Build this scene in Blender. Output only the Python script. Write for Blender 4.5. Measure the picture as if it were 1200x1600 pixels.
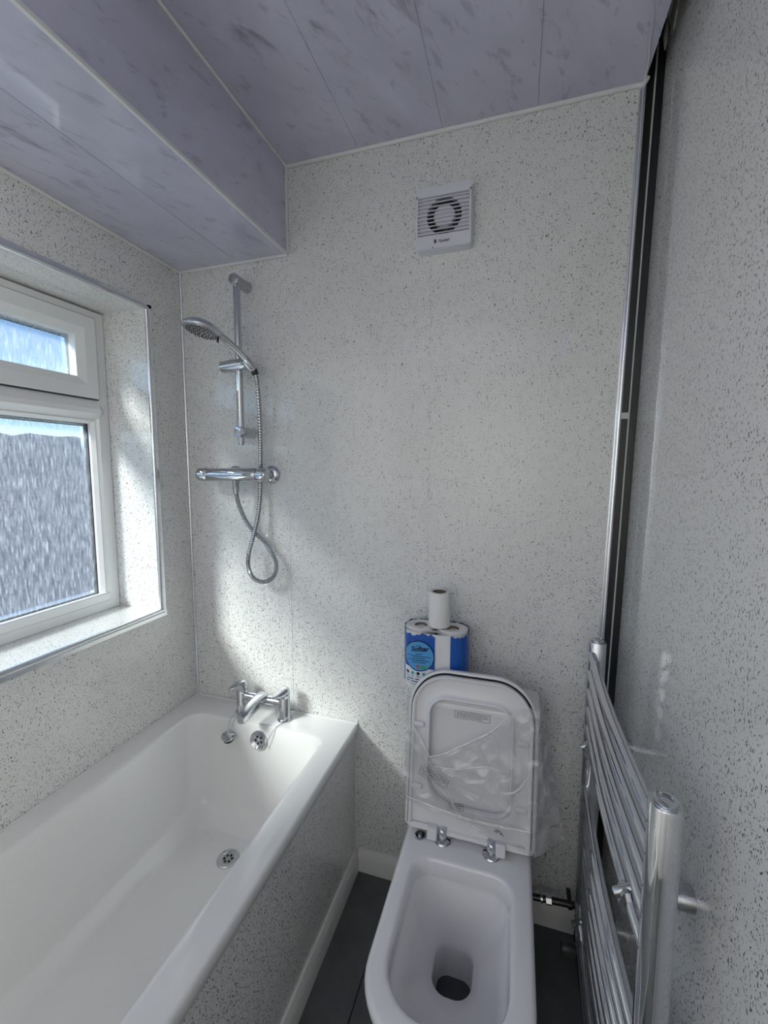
import bpy, bmesh, math, random
from mathutils import Vector, Matrix, noise

for o in list(bpy.data.objects):
    bpy.data.objects.remove(o, do_unlink=True)
S = bpy.context.scene
COL = S.collection

# ------------------------------------------------------------------ camera
cam_d = bpy.data.cameras.new('camera')
cam = bpy.data.objects.new('camera', cam_d)
COL.objects.link(cam)
cam_d.sensor_fit = 'VERTICAL'
cam_d.sensor_height = 36.0
cam_d.lens = 15.0855
cam_d.clip_start = 0.02
_r = Vector((0.954986973, 0.296641622, 0.001905042))
_d = Vector((0.031598169, -0.095335340, -0.994943581))
_f = Vector((-0.294960060, 0.950218354, -0.100417340))
cam.matrix_world = Matrix(((_r.x, -_d.x, -_f.x, 1.2240), (_r.y, -_d.y, -_f.y, -1.3753),
                           (_r.z, -_d.z, -_f.z, 1.4874), (0, 0, 0, 1)))
S.camera = cam

# ------------------------------------------------------------------ world, sun, exposure
SUN_DIR = Vector((1.0, 1.28, -1.2)).normalized()
W = bpy.data.worlds.new('world')
S.world = W
W.use_nodes = True
wn = W.node_tree.nodes
sky = wn.new('ShaderNodeTexSky')
sky.sky_type = 'NISHITA'
sky.sun_disc = False
sky.sun_elevation = math.radians(36.5)
sky.sun_rotation = math.atan2(-SUN_DIR.x, -SUN_DIR.y)
sky.air_density = 0.9
sky.dust_density = 0.05
sky.ozone_density = 3.5
W.node_tree.links.new(sky.outputs[0], wn['Background'].inputs[0])
wn['Background'].inputs[1].default_value = 0.24
sun_d = bpy.data.lights.new('sun', 'SUN')
sun_d.energy = 9.0
sun_d.angle = math.radians(17.0)
sun_d.color = (1.0, 0.97, 0.91)
sun = bpy.data.objects.new('sun', sun_d)
COL.objects.link(sun)
sun.location = (-6, -8, 8)
sun.rotation_euler = SUN_DIR.to_track_quat('-Z', 'Y').to_euler()
# added fill light, no fixture of the room: behind the viewer, washing the window wall at the far end of the room
lamp_d = bpy.data.lights.new('rear_fill_light', 'AREA')
lamp_d.shape = 'RECTANGLE'
lamp_d.size, lamp_d.size_y = 0.8, 0.9
lamp_d.energy = 31.0
lamp_d.color = (1.0, 0.98, 0.94)
lamp = bpy.data.objects.new('rear_fill_light', lamp_d)
COL.objects.link(lamp)
lamp.location = (1.30, -2.20, 1.55)
lamp.rotation_euler = Vector((-1.0, -0.55, 0.05)).to_track_quat('-Z', 'Y').to_euler()
S.view_settings.view_transform = 'Standard'
S.view_settings.look = 'None'
S.view_settings.gamma = 1.0
S.view_settings.use_curve_mapping = False
S.view_settings.exposure = 0.0

random.seed(7)
PI = math.pi

# ------------------------------------------------------------------ geometry helpers: each returns (verts, faces)
def join(*gs):
    V, F = [], []
    for v, f in gs:
        k = len(V)
        V += list(v)
        F += [tuple(i + k for i in q) for q in f]
    return V, F

def box(x0, x1, y0, y1, z0, z1, bev=0.0, seg=1):
    if bev <= 0:
        v = [(x0, y0, z0), (x1, y0, z0), (x1, y1, z0), (x0, y1, z0), (x0, y0, z1), (x1, y0, z1), (x1, y1, z1), (x0, y1, z1)]
        return v, [(0, 3, 2, 1), (4, 5, 6, 7), (0, 1, 5, 4), (1, 2, 6, 5), (2, 3, 7, 6), (3, 0, 4, 7)]
    bm = bmesh.new()
    bmesh.ops.create_cube(bm, size=1)
    for v in bm.verts:
        v.co = Vector(((x0 + x1) / 2 + v.co.x * (x1 - x0), (y0 + y1) / 2 + v.co.y * (y1 - y0), (z0 + z1) / 2 + v.co.z * (z1 - z0)))
    bmesh.ops.bevel(bm, geom=list(bm.edges), offset=bev, segments=seg, affect='EDGES', profile=0.5)
    bm.verts.index_update()
    r = [tuple(v.co) for v in bm.verts], [tuple(v.index for v in f.verts) for f in bm.faces]
    bm.free()
    return r

def loft(rings, cap0=False, cap1=False, closed_ring=True, close_loop=False):
    n = len(rings[0])
    V = [tuple(p) for r in rings for p in r]
    F = []
    m = len(rings)
    for i in range(m if close_loop else m - 1):
        i2 = (i + 1) % m
        for j in range(n if closed_ring else n - 1):
            j2 = (j + 1) % n
            F.append((i * n + j, i * n + j2, i2 * n + j2, i2 * n + j))
    if cap0:
        F.append(tuple(reversed(range(n))))
    if cap1:
        F.append(tuple((m - 1) * n + j for j in range(n)))
    return V, F

def frame(d):
    d = Vector(d).normalized()
    a = Vector((0, 0, 1)) if abs(d.z) < 0.9 else Vector((1, 0, 0))
    u = d.cross(a).normalized()
    return u, d.cross(u).normalized(), d

def lathe(prof, org, axis=(0, 0, 1), n=28, cap0=True, cap1=True):
    u, w, d = frame(axis)
    o = Vector(org)
    rings = [[o + d * h + (u * math.cos(2 * PI * k / n) + w * math.sin(2 * PI * k / n)) * r for k in range(n)] for r, h in prof]
    return loft(rings, cap0, cap1)

def cyl(p0, p1, r, n=20, b=0.0):
    p0, p1 = Vector(p0), Vector(p1)
    L = (p1 - p0).length
    prof = [(r, 0), (r, L)] if b <= 0 else [(r - b, 0), (r - b * .3, b * .3), (r, b), (r, L - b), (r - b * .3, L - b * .3), (r - b, L)]
    return lathe(prof, p0, p1 - p0, n)

def catmull(P, k=8):
    P = [Vector(p) for p in P]
    Q = [P[0] * 2 - P[1]] + P + [P[-1] * 2 - P[-2]]
    out = []
    for i in range(1, len(Q) - 2):
        a, b, c, d = Q[i - 1], Q[i], Q[i + 1], Q[i + 2]
        for j in range(k):
            t = j / k
            out.append(0.5 * ((2 * b) + (c - a) * t + (2 * a - 5 * b + 4 * c - d) * t * t + (3 * b - a - 3 * c + d) * t ** 3))
    out.append(P[-1])
    return out

def tube(P, r, n=10, cap=True):
    P = [Vector(p) for p in P]
    R = r if callable(r) else (lambda t: r)
    rings = []
    T = (P[1] - P[0]).normalized()
    u, w, _ = frame(T)
    for i, p in enumerate(P):
        t = (P[min(i + 1, len(P) - 1)] - P[max(i - 1, 0)]).normalized()
        u = (u - t * u.dot(t)).normalized()
        w = t.cross(u)
        rr = R(i / (len(P) - 1))
        rings.append([p + (u * math.cos(2 * PI * k / n) + w * math.sin(2 * PI * k / n)) * rr for k in range(n)])
    return loft(rings, cap, cap)

def outline(x0, x1, y0, y1, rads, n=8):
    """ccw rounded rectangle; rads for corners (x1,y1),(x0,y1),(x0,y0),(x1,y0)"""
    if not hasattr(rads, '__len__'):
        rads = [rads] * 4
    C = [(x1, y1, -1, -1, 0), (x0, y1, 1, -1, 90), (x0, y0, 1, 1, 180), (x1, y0, -1, 1, 270)]
    out = []
    for (cx, cy, sx, sy, a0), r in zip(C, rads):
        for k in range(n + 1):
            a = math.radians(a0 + 90 * k / n)
            out.append((cx + sx * r + r * math.cos(a), cy + sy * r + r * math.sin(a)))
    return out

def ring(o, z):
    return [(x, y, z) for x, y in o]

def extrude_xz(poly, y0, y1):
    n = len(poly)
    return loft([[(x, y0, z) for x, z in poly], [(x, y1, z) for x, z in poly]], True, True)

def mesh(name, g, mat, parent=None, origin=(0, 0, 0), smooth=40, normals=True):
    V, F = g
    ox = Vector(origin)
    if parent is not None:
        p = parent
        ox = Vector((0, 0, 0))
        while p is not None:
            ox = ox + p.location
            p = p.parent
        origin_local = (0, 0, 0)
    me = bpy.data.meshes.new(name)
    me.from_pydata([tuple(Vector(v) - ox) for v in V], [], F)
    me.update()
    if normals:
        bm = bmesh.new()
        bm.from_mesh(me)
        bmesh.ops.recalc_face_normals(bm, faces=bm.faces)
        bm.to_mesh(me)
        bm.free()
    if smooth:
        me.polygons.foreach_set('use_smooth', [True] * len(me.polygons))
        me.set_sharp_from_angle(angle=math.radians(smooth))
    me.materials.append(mat)
    o = bpy.data.objects.new(name, me)
    COL.objects.link(o)
    if parent is not None:
        o.parent = parent
    else:
        o.location = ox
    return o

def tag(o, label=None, cat=None, group=None, kind=None):
    if label: o['label'] = label
    if cat: o['category'] = cat
    if group: o['group'] = group
    if kind: o['kind'] = kind
    return o

def thing(name, label, cat, loc):
    o = bpy.data.objects.new(name, None)
    COL.objects.link(o)
    o.location = loc
    o.empty_display_size = 0.05
    return tag(o, label, cat)

def structure(name, g, mat, label, origin=(0, 0, 0), smooth=40):
    return tag(mesh(name, g, mat, None, origin, smooth), label, None, None, 'structure')

_fonts = {}
def text_geo(txt, size, shear=0.0, bold=0.0, spacing=1.0):
    """flat lettering as (verts2d, faces), left aligned at 0,0"""
    cu = bpy.data.curves.new('lettering', 'FONT')
    cu.body = txt
    cu.size = size
    cu.shear = shear
    cu.offset = bold
    cu.space_character = spacing
    cu.align_x = 'CENTER'
    cu.resolution_u = 3
    ob = bpy.data.objects.new('lettering', cu)
    COL.objects.link(ob)
    dg = bpy.context.evaluated_depsgraph_get()
    me = bpy.data.meshes.new_from_object(ob.evaluated_get(dg))
    v = [(p.co.x, p.co.y) for p in me.vertices]
    f = [tuple(q.vertices) for q in me.polygons]
    bpy.data.objects.remove(ob, do_unlink=True)
    bpy.data.curves.remove(cu)
    bpy.data.meshes.remove(me)
    return v, f

# ------------------------------------------------------------------ materials
def mat_new(name):
    m = bpy.data.materials.new(name)
    m.use_nodes = True
    return m, m.node_tree.nodes, m.node_tree.links, m.node_tree.nodes['Principled BSDF']

def plain(name, col, rough=0.4, metal=0.0, coat=0.0, spec=0.5, bump=None):
    m, N, L, B = mat_new(name)
    B.inputs['Base Color'].default_value = (*col, 1)
    B.inputs['Roughness'].default_value = rough
    B.inputs['Metallic'].default_value = metal
    B.inputs['Coat Weight'].default_value = coat
    B.inputs['Coat Roughness'].default_value = 0.05
    B.inputs['Specular IOR Level'].default_value = spec
    t = N.new('ShaderNodeTexCoord')
    nz = N.new('ShaderNodeTexNoise')
    nz.inputs['Scale'].default_value = bump[0] if bump else 9.0
    nz.inputs['Detail'].default_value = 4.0
    L.new(t.outputs['Object'], nz.inputs['Vector'])
    # faint unevenness of gloss
    mr = N.new('ShaderNodeMapRange')
    mr.inputs['To Min'].default_value = max(0.0, rough * 0.85)
    mr.inputs['To Max'].default_value = rough * 1.15
    L.new(nz.outputs['Fac'], mr.inputs['Value'])
    L.new(mr.outputs['Result'], B.inputs['Roughness'])
    if bump:
        b = N.new('ShaderNodeBump')
        b.inputs['Strength'].default_value = bump[1]
        b.inputs['Distance'].default_value = bump[2]
        L.new(nz.outputs['Fac'], b.inputs['Height'])
        L.new(b.outputs['Normal'], B.inputs['Normal'])
    return m

def sparkle(name, base, density=0.0):
    """off-white PVC panel with small silver flecks under a gloss film"""
    m, N, L, B = mat_new(name)
    t = N.new('ShaderNodeTexCoord')
    masks = []
    for sc, rot, thr, stretch in ((330, 0.5, 0.67, 0.6), (270, -0.8, 0.69, 0.5)):
        mp = N.new('ShaderNodeMapping')
        mp.inputs['Rotation'].default_value = (rot, rot * 0.7, rot)
        mp.inputs['Scale'].default_value = (1.0, 1.0, stretch)
        L.new(t.outputs['Object'], mp.inputs['Vector'])
        nz = N.new('ShaderNodeTexNoise')
        nz.inputs['Scale'].default_value = sc
        nz.inputs['Detail'].default_value = 1.0
        nz.inputs['Roughness'].default_value = 0.4
        L.new(mp.outputs['Vector'], nz.inputs['Vector'])
        r = N.new('ShaderNodeMapRange')
        r.inputs['From Min'].default_value = thr - 0.02 - density
        r.inputs['From Max'].default_value = thr + 0.005 - density
        L.new(nz.outputs['Fac'], r.inputs['Value'])
        masks.append(r.outputs['Result'])
    mx = N.new('ShaderNodeMath')
    mx.operation = 'MAXIMUM'
    L.new(masks[0], mx.inputs[0])
    L.new(masks[1], mx.inputs[1])
    cr = N.new('ShaderNodeMix')
    cr.data_type = 'RGBA'
    cr.inputs['A'].default_value = (*base, 1)
    cr.inputs['B'].default_value = (0.33, 0.33, 0.32, 1)
    L.new(mx.outputs[0], cr.inputs['Factor'])
    L.new(cr.outputs['Result'], B.inputs['Base Color'])
    me = N.new('ShaderNodeMath')
    me.operation = 'MULTIPLY'
    me.inputs[1].default_value = 0.85
    L.new(mx.outputs[0], me.inputs[0])
    L.new(me.outputs[0], B.inputs['Metallic'])
    rr = N.new('ShaderNodeMapRange')
    rr.inputs['To Min'].default_value = 0.30
    rr.inputs['To Max'].default_value = 0.25
    L.new(mx.outputs[0], rr.inputs['Value'])
    L.new(rr.outputs['Result'], B.inputs['Roughness'])
    geo = N.new('ShaderNodeNewGeometry')
    fn = N.new('ShaderNodeTexNoise')
    fn.inputs['Scale'].default_value = 140.0
    fn.inputs['Detail'].default_value = 0.0
    L.new(t.outputs['Object'], fn.inputs['Vector'])
    sub = N.new('ShaderNodeVectorMath'); sub.operation = 'SUBTRACT'
    sub.inputs[1].default_value = (0.5, 0.5, 0.5)
    L.new(fn.outputs['Color'], sub.inputs[0])
    scl = N.new('ShaderNodeVectorMath'); scl.operation = 'SCALE'
    L.new(sub.outputs[0], scl.inputs[0])
    ms = N.new('ShaderNodeMath'); ms.operation = 'MULTIPLY'; ms.inputs[1].default_value = 2.2
    L.new(mx.outputs[0], ms.inputs[0])
    L.new(ms.outputs[0], scl.inputs['Scale'])
    vadd = N.new('ShaderNodeVectorMath'); vadd.operation = 'ADD'
    L.new(geo.outputs['Normal'], vadd.inputs[0]); L.new(scl.outputs[0], vadd.inputs[1])
    vn = N.new('ShaderNodeVectorMath'); vn.operation = 'NORMALIZE'
    L.new(vadd.outputs[0], vn.inputs[0])
    L.new(vn.outputs[0], B.inputs['Normal'])
    B.inputs['Coat Weight'].default_value = 0.85
    B.inputs['Coat Roughness'].default_value = 0.035
    B.inputs['Specular IOR Level'].default_value = 0.3
    # very gentle waviness of the sheet
    n2 = N.new('ShaderNodeTexNoise')
    n2.inputs['Scale'].default_value = 5.0
    L.new(t.outputs['Object'], n2.inputs['Vector'])
    b = N.new('ShaderNodeBump')
    b.inputs['Strength'].default_value = 0.10
    b.inputs['Distance'].default_value = 0.01
    L.new(n2.outputs['Fac'], b.inputs['Height'])
    L.new(b.outputs['Normal'], B.inputs['Coat Normal'])
    return m

def marble(name, base, vein):
    """lavender marble-effect PVC board with soft slanting streaks"""
    m, N, L, B = mat_new(name)
    t = N.new('ShaderNodeTexCoord')
    def layer(rot, scale, sc, lo, hi, det):
        rm = N.new('ShaderNodeMapping')
        rm.vector_type = 'TEXTURE'
        rm.inputs['Rotation'].default_value = rot
        L.new(t.outputs['Object'], rm.inputs['Vector'])
        mp = N.new('ShaderNodeMapping')
        mp.inputs['Scale'].default_value = scale
        L.new(rm.outputs['Vector'], mp.inputs['Vector'])
        nz = N.new('ShaderNodeTexNoise')
        nz.inputs['Scale'].default_value = sc
        nz.inputs['Detail'].default_value = det
        nz.inputs['Roughness'].default_value = 0.62
        nz.inputs['Distortion'].default_value = 0.45
        L.new(mp.outputs['Vector'], nz.inputs['Vector'])
        r = N.new('ShaderNodeMapRange')
        r.interpolation_type = 'SMOOTHSTEP'
        r.inputs['From Min'].default_value = lo
        r.inputs['From Max'].default_value = hi
        L.new(nz.outputs['Fac'], r.inputs['Value'])
        return r.outputs['Result']
    ROT = (0.35, 0.0, math.radians(-24))
    streak = layer(ROT, (7.5, 0.40, 7.5), 2.0, 0.53, 0.68, 7.0)
    fine = layer(ROT, (11.0, 0.35, 11.0), 3.6, 0.57, 0.68, 4.0)
    patch = layer((0, 0, 0), (1, 1, 1), 3.2, 0.42, 0.66, 2.0)
    cloud = layer(ROT, (2.2, 0.8, 2.2), 2.0, 0.25, 0.75, 5.0)
    mu = N.new('ShaderNodeMath'); mu.operation = 'MULTIPLY'
    L.new(streak, mu.inputs[0]); L.new(patch, mu.inputs[1])
    mf = N.new('ShaderNodeMath'); mf.operation = 'MULTIPLY'; mf.inputs[1].default_value = 0.45
    L.new(fine, mf.inputs[0])
    ad = N.new('ShaderNodeMath'); ad.operation = 'ADD'; ad.use_clamp = True
    L.new(mu.outputs[0], ad.inputs[0]); L.new(mf.outputs[0], ad.inputs[1])
    c0 = N.new('ShaderNodeMix'); c0.data_type = 'RGBA'
    c0.inputs['A'].default_value = (*[c * 0.90 for c in base], 1)
    c0.inputs['B'].default_value = (*[min(1, c * 1.10) for c in base], 1)
    L.new(cloud, c0.inputs['Factor'])
    c1 = N.new('ShaderNodeMix'); c1.data_type = 'RGBA'
    c1.inputs['B'].default_value = (*vein, 1)
    L.new(ad.outputs[0], c1.inputs['Factor'])
    L.new(c0.outputs['Result'], c1.inputs['A'])
    L.new(c1.outputs['Result'], B.inputs['Base Color'])
    B.inputs['Roughness'].default_value = 0.22
    B.inputs['Coat Weight'].default_value = 0.8
    B.inputs['Coat Roughness'].default_value = 0.04
    B.inputs['Specular IOR Level'].default_value = 0.3
    return m

def obscured_glass(name):
    """rain-pattern obscured pane: clear ground with thin upright scattering ribs"""
    m, N, L, B = mat_new(name)
    N.remove(B)
    out = N['Material Output']
    t = N.new('ShaderNodeTexCoord')
    def streak(sy, sz, scale, lo, hi):
        mp = N.new('ShaderNodeMapping')
        mp.inputs['Scale'].default_value = (0.0, sy, sz)
        L.new(t.outputs['Object'], mp.inputs['Vector'])
        nz = N.new('ShaderNodeTexNoise')
        nz.inputs['Scale'].default_value = scale
        nz.inputs['Detail'].default_value = 3.0
        nz.inputs['Roughness'].default_value = 0.6
        nz.inputs['Distortion'].default_value = 0.25
        L.new(mp.outputs['Vector'], nz.inputs['Vector'])
        r = N.new('ShaderNodeMapRange')
        r.inputs['From Min'].default_value = lo
        r.inputs['From Max'].default_value = hi
        L.new(nz.outputs['Fac'], r.inputs['Value'])
        return r.outputs['Result'], nz.outputs['Fac']
    s1, h1 = streak(1.0, 0.034, 560.0, 0.51, 0.66)
    s2, h2 = streak(1.0, 0.12, 200.0, 0.45, 0.75)
    mx = N.new('ShaderNodeMath'); mx.operation = 'MULTIPLY_ADD'
    mx.inputs[1].default_value = 0.14
    L.new(s2, mx.inputs[0])
    sc = N.new('ShaderNodeMath'); sc.operation = 'MULTIPLY'; sc.inputs[1].default_value = 0.38
    L.new(s1, sc.inputs[0])
    L.new(sc.outputs[0], mx.inputs[2])
    add = N.new('ShaderNodeMath'); add.operation = 'ADD'; add.inputs[1].default_value = 0.06; add.use_clamp = True
    L.new(mx.outputs[0], add.inputs[0])
    tr = N.new('ShaderNodeBsdfTransparent')
    tr.inputs['Color'].default_value = (0.90, 0.94, 0.95, 1)
    tl = N.new('ShaderNodeBsdfTranslucent')
    tl.inputs['Color'].default_value = (0.74, 0.80, 0.90, 1)
    bp = N.new('ShaderNodeBump')
    bp.inputs['Strength'].default_value = 0.7
    bp.inputs['Distance'].default_value = 0.004
    L.new(h1, bp.inputs['Height'])
    gl = N.new('ShaderNodeBsdfGlossy')
    gl.inputs['Roughness'].default_value = 0.12
    L.new(bp.outputs['Normal'], gl.inputs['Normal'])
    m1 = N.new('ShaderNodeMixShader')
    L.new(add.outputs[0], m1.inputs[0])
    L.new(tr.outputs[0], m1.inputs[1]); L.new(tl.outputs[0], m1.inputs[2])
    m2 = N.new('ShaderNodeMixShader')
    m2.inputs[0].default_value = 0.07
    L.new(m1.outputs[0], m2.inputs[1]); L.new(gl.outputs[0], m2.inputs[2])
    L.new(m2.outputs[0], out.inputs['Surface'])
    return m

def film(name, density=0.22):
    """thin crinkled clear polythene"""
    m, N, L, B = mat_new(name)
    N.remove(B)
    out = N['Material Output']
    t = N.new('ShaderNodeTexCoord')
    nz = N.new('ShaderNodeTexNoise')
    nz.inputs['Scale'].default_value = 17.0
    nz.inputs['Detail'].default_value = 5.0
    nz.inputs['Distortion'].default_value = 1.2
    L.new(t.outputs['Object'], nz.inputs['Vector'])
    bp = N.new('ShaderNodeBump')
    bp.inputs['Strength'].default_value = 0.6
    bp.inputs['Distance'].default_value = 0.008
    L.new(nz.outputs['Fac'], bp.inputs['Height'])
    r = N.new('ShaderNodeMapRange')
    r.inputs['From Min'].default_value = 0.35
    r.inputs['From Max'].default_value = 0.75
    r.inputs['To Min'].default_value = density * 0.65
    r.inputs['To Max'].default_value = density * 1.35
    L.new(nz.outputs['Fac'], r.inputs['Value'])
    tr = N.new('ShaderNodeBsdfTransparent')
    df = N.new('ShaderNodeBsdfDiffuse')
    df.inputs['Color'].default_value = (0.85, 0.87, 0.88, 1)
    L.new(bp.outputs['Normal'], df.inputs['Normal'])
    gl = N.new('ShaderNodeBsdfGlossy')
    gl.inputs['Roughness'].default_value = 0.16
    L.new(bp.outputs['Normal'], gl.inputs['Normal'])
    m1 = N.new('ShaderNodeMixShader')
    L.new(r.outputs['Result'], m1.inputs[0])
    L.new(tr.outputs[0], m1.inputs[1]); L.new(df.outputs[0], m1.inputs[2])
    m2 = N.new('ShaderNodeMixShader')
    m2.inputs[0].default_value = 0.13
    L.new(m1.outputs[0], m2.inputs[1]); L.new(gl.outputs[0], m2.inputs[2])
    L.new(m2.outputs[0], out.inputs['Surface'])
    return m

def floor_tile(name):
    m, N, L, B = mat_new(name)
    t = N.new('ShaderNodeTexCoord')
    nz = N.new('ShaderNodeTexNoise')
    nz.inputs['Scale'].default_value = 7.0
    nz.inputs['Detail'].default_value = 8.0
    nz.inputs['Roughness'].default_value = 0.65
    L.new(t.outputs['Object'], nz.inputs['Vector'])
    cr = N.new('ShaderNodeValToRGB')
    cr.color_ramp.elements[0].position = 0.3
    cr.color_ramp.elements[0].color = (0.070, 0.080, 0.082, 1)
    cr.color_ramp.elements[1].position = 0.75
    cr.color_ramp.elements[1].color = (0.13, 0.142, 0.144, 1)
    L.new(nz.outputs['Fac'], cr.inputs['Fac'])
    L.new(cr.outputs['Color'], B.inputs['Base Color'])
    B.inputs['Roughness'].default_value = 0.42
    return m

M_WALL = sparkle('sparkle_panel', (0.80, 0.805, 0.785))
M_CEIL = marble('marble_panel', (0.61, 0.61, 0.745), (0.33, 0.325, 0.42))
M_TRIM = plain('white_trim', (0.80, 0.81, 0.80), 0.3)
M_GREYTRIM = plain('grey_trim', (0.55, 0.57, 0.58), 0.25)
M_SILVER = plain('silver_trim', (0.80, 0.82, 0.84), 0.12, 1.0)
M_CHROME = plain('chrome', (0.60, 0.62, 0.65), 0.045, 1.0)
M_CHROME2 = plain('chrome_satin', (0.47, 0.48, 0.49), 0.16, 1.0)
M_BLACK = plain('black_plastic', (0.012, 0.012, 0.012), 0.22)
M_BLACKRUB = plain('dark_hole', (0.008, 0.008, 0.010), 0.6)
M_UPVC = plain('white_upvc', (0.82, 0.84, 0.84), 0.25)
M_GASKET = plain('rubber_gasket', (0.03, 0.03, 0.035), 0.6)
M_BATH = plain('bath_acrylic', (0.86, 0.865, 0.85), 0.10, coat=0.5)
M_CERAMIC = plain('white_ceramic', (0.87, 0.87, 0.885), 0.06, coat=0.6)
M_SEAT = plain('seat_plastic', (0.82, 0.82, 0.835), 0.18)
M_PAINT = plain('white_gloss_paint', (0.78, 0.78, 0.76), 0.3)
M_FAN = plain('fan_plastic', (0.74, 0.76, 0.82), 0.35)
M_PAPER = plain('tissue_paper', (0.86, 0.86, 0.85), 0.95, bump=(240, 0.35, 0.002))
M_CARD = plain('cardboard_core', (0.22, 0.17, 0.13), 0.9)
M_BLUE = plain('blue_wrapper', (0.012, 0.10, 0.46), 0.25, bump=(60, 0.25, 0.003))
M_LBLUE = plain('light_blue_print', (0.09, 0.36, 0.72), 0.3)
M_NAVY = plain('navy_print', (0.005, 0.012, 0.06), 0.35)
M_TEAL = plain('teal_print', (0.05, 0.38, 0.42), 0.35)
M_WPRINT = plain('white_print', (0.80, 0.84, 0.88), 0.3)
M_RED = plain('red_print', (0.6, 0.06, 0.03), 0.4)
M_GREEN = plain('green_print', (0.06, 0.35, 0.10), 0.4)
M_INK = plain('dark_ink', (0.03, 0.03, 0.035), 0.5)
M_FILM = film('clear_polythene')
M_FOLD = film('folded_polythene', 0.55)
M_TAIL = film('bunched_polythene', 0.34)
M_GLASS = obscured_glass('obscured_glass')
M_FLOOR = floor_tile('grey_stone_tile')
M_GROUT = plain('dark_grout', (0.02, 0.022, 0.024), 0.8)
M_PLASTER = plain('plaster', (0.75, 0.75, 0.73), 0.8)
M_OUT = plain('dark_foliage', (0.085, 0.10, 0.125), 0.9, bump=(9.0, 0.8, 0.06))
M_GROUND = plain('paving', (0.22, 0.22, 0.22), 0.9)
M_WATER = plain('water', (0.05, 0.06, 0.065), 0.02)

# ------------------------------------------------------------------ room shell
H = 2.4904          # ceiling
BX, BZ = 0.4516, 2.2126   # boxing over the bath
YF = -3.30          # wall behind the camera
LEAN = 0.0185
def XR(z):          # right wall, slightly out of plumb
    return 1.507 + LEAN * z
WY0, WY1, WZ0, WZ1 = -1.40, -0.162, 0.972, 2.030   # window opening
WX = -0.195                                         # room face of the window frame

# floor: screed with large tiles on top
fl = structure('floor', box(-0.1, 1.75, YF, 0.1, -0.08, -0.006), M_GROUT, 'dark jointed base below the grey floor tiles')
xs = [-0.05, 0.229, 0.532, 0.8345, 1.138, 1.441, 1.70]
ys = [0.05, -0.62, -1.24, -1.86, -2.48, YF]
for i in range(len(xs) - 1):
    for j in range(5):
        mesh('floor_tile', box(xs[i] + .0013, xs[i + 1] - .0013, ys[j + 1] + .0013, ys[j] - .0013, -0.006, 0.0, 0.0008), M_FLOOR, fl)

# back wall: backing with three sheets butted together
wb = structure('wall_back', box(-0.1, 1.75, 0.0012, 0.12, -0.05, 2.80), M_PLASTER, 'speckled white panelled wall behind the toilet and shower')
for a, b in ((-0.02, 0.4397), (0.4403, 0.9477), (0.9483, 1.60)):
    mesh('wall_panel', box(a, b, 0.0, 0.0065, 0.0, H + .02, 0.0006), M_WALL, wb)

# window wall with opening and speckled reveal lining
def left_wall():
    gs = []
    x0, x1 = -0.30, 0.0
    gs.append(box(x0, x1, YF, 0.10, -0.05, WZ0))
    gs.append(box(x0, x1, YF, 0.10, WZ1, H + .1))
    gs.append(box(x0, x1, WY1, 0.10, WZ0, WZ1))
    gs.append(box(x0, x1, YF, WY0, WZ0, WZ1))
    return join(*gs)
structure('wall_left', left_wall(), M_WALL, 'speckled white panelled wall around the window above the bath')
# right wall, leaning a little
V = []
for z in (-0.05, 2.80):
    V += [(XR(z), YF, z), (XR(z) + .12, YF, z), (XR(z) + .12, 0.0, z), (XR(z), 0.0, z)]
structure('wall_right', (V, [(0, 1, 2, 3), (7, 6, 5, 4), (0, 4, 5, 1), (1, 5, 6, 2), (2, 6, 7, 3), (3, 7, 4, 0)]), M_WALL,
          'glossy speckled white wall carrying the towel rail')
structure('wall_front', box(-0.1, 1.75, YF - .1, YF, -0.05, H + .1), M_PLASTER, 'plain wall at the far end of the room behind the viewer')

# ceiling: slab with long marble-effect boards
ce = structure('ceiling', box(-0.3, 1.5085, YF, 0.1, H + .007, H + .03), M_PLASTER, 'lavender marble-effect panelled ceiling')
cx = [0.44, 0.712, 0.979, 1.2455, 1.5085]
for a, b in zip(cx[:-1], cx[1:]):
    mesh('ceiling_panel', box(a + .0002, b - .0002, YF, 0.0, H, H + .008, 0.0004), M_CEIL, ce)
structure('ceiling_void', join(box(1.38, 1.75, YF, 0.12, 2.80, 2.86), box(1.38, 1.39, YF, 0.12, H + .03, 2.80)), M_PLASTER, 'closed space above the gap beside the ceiling boards')

# boxing over the bath
bxo = structure('ceiling_boxing', box(0.0, BX - .007, YF, 0.0, BZ + .007, H + .006), M_PLASTER, 'lavender marble-effect boxing running above the bath')
mesh('side_panel', box(BX - .007, BX, YF, -0.0005, BZ, H, 0.0006), M_CEIL, bxo)
mesh('soffit_panel', box(0.001, 0.2525, YF, -0.0005, BZ, BZ + .0072, 0.0006), M_CEIL, bxo)
mesh('soffit_panel', box(0.2535, BX - .0005, YF, -0.0005, BZ, BZ + .0072, 0.0006), M_CEIL, bxo)

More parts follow.
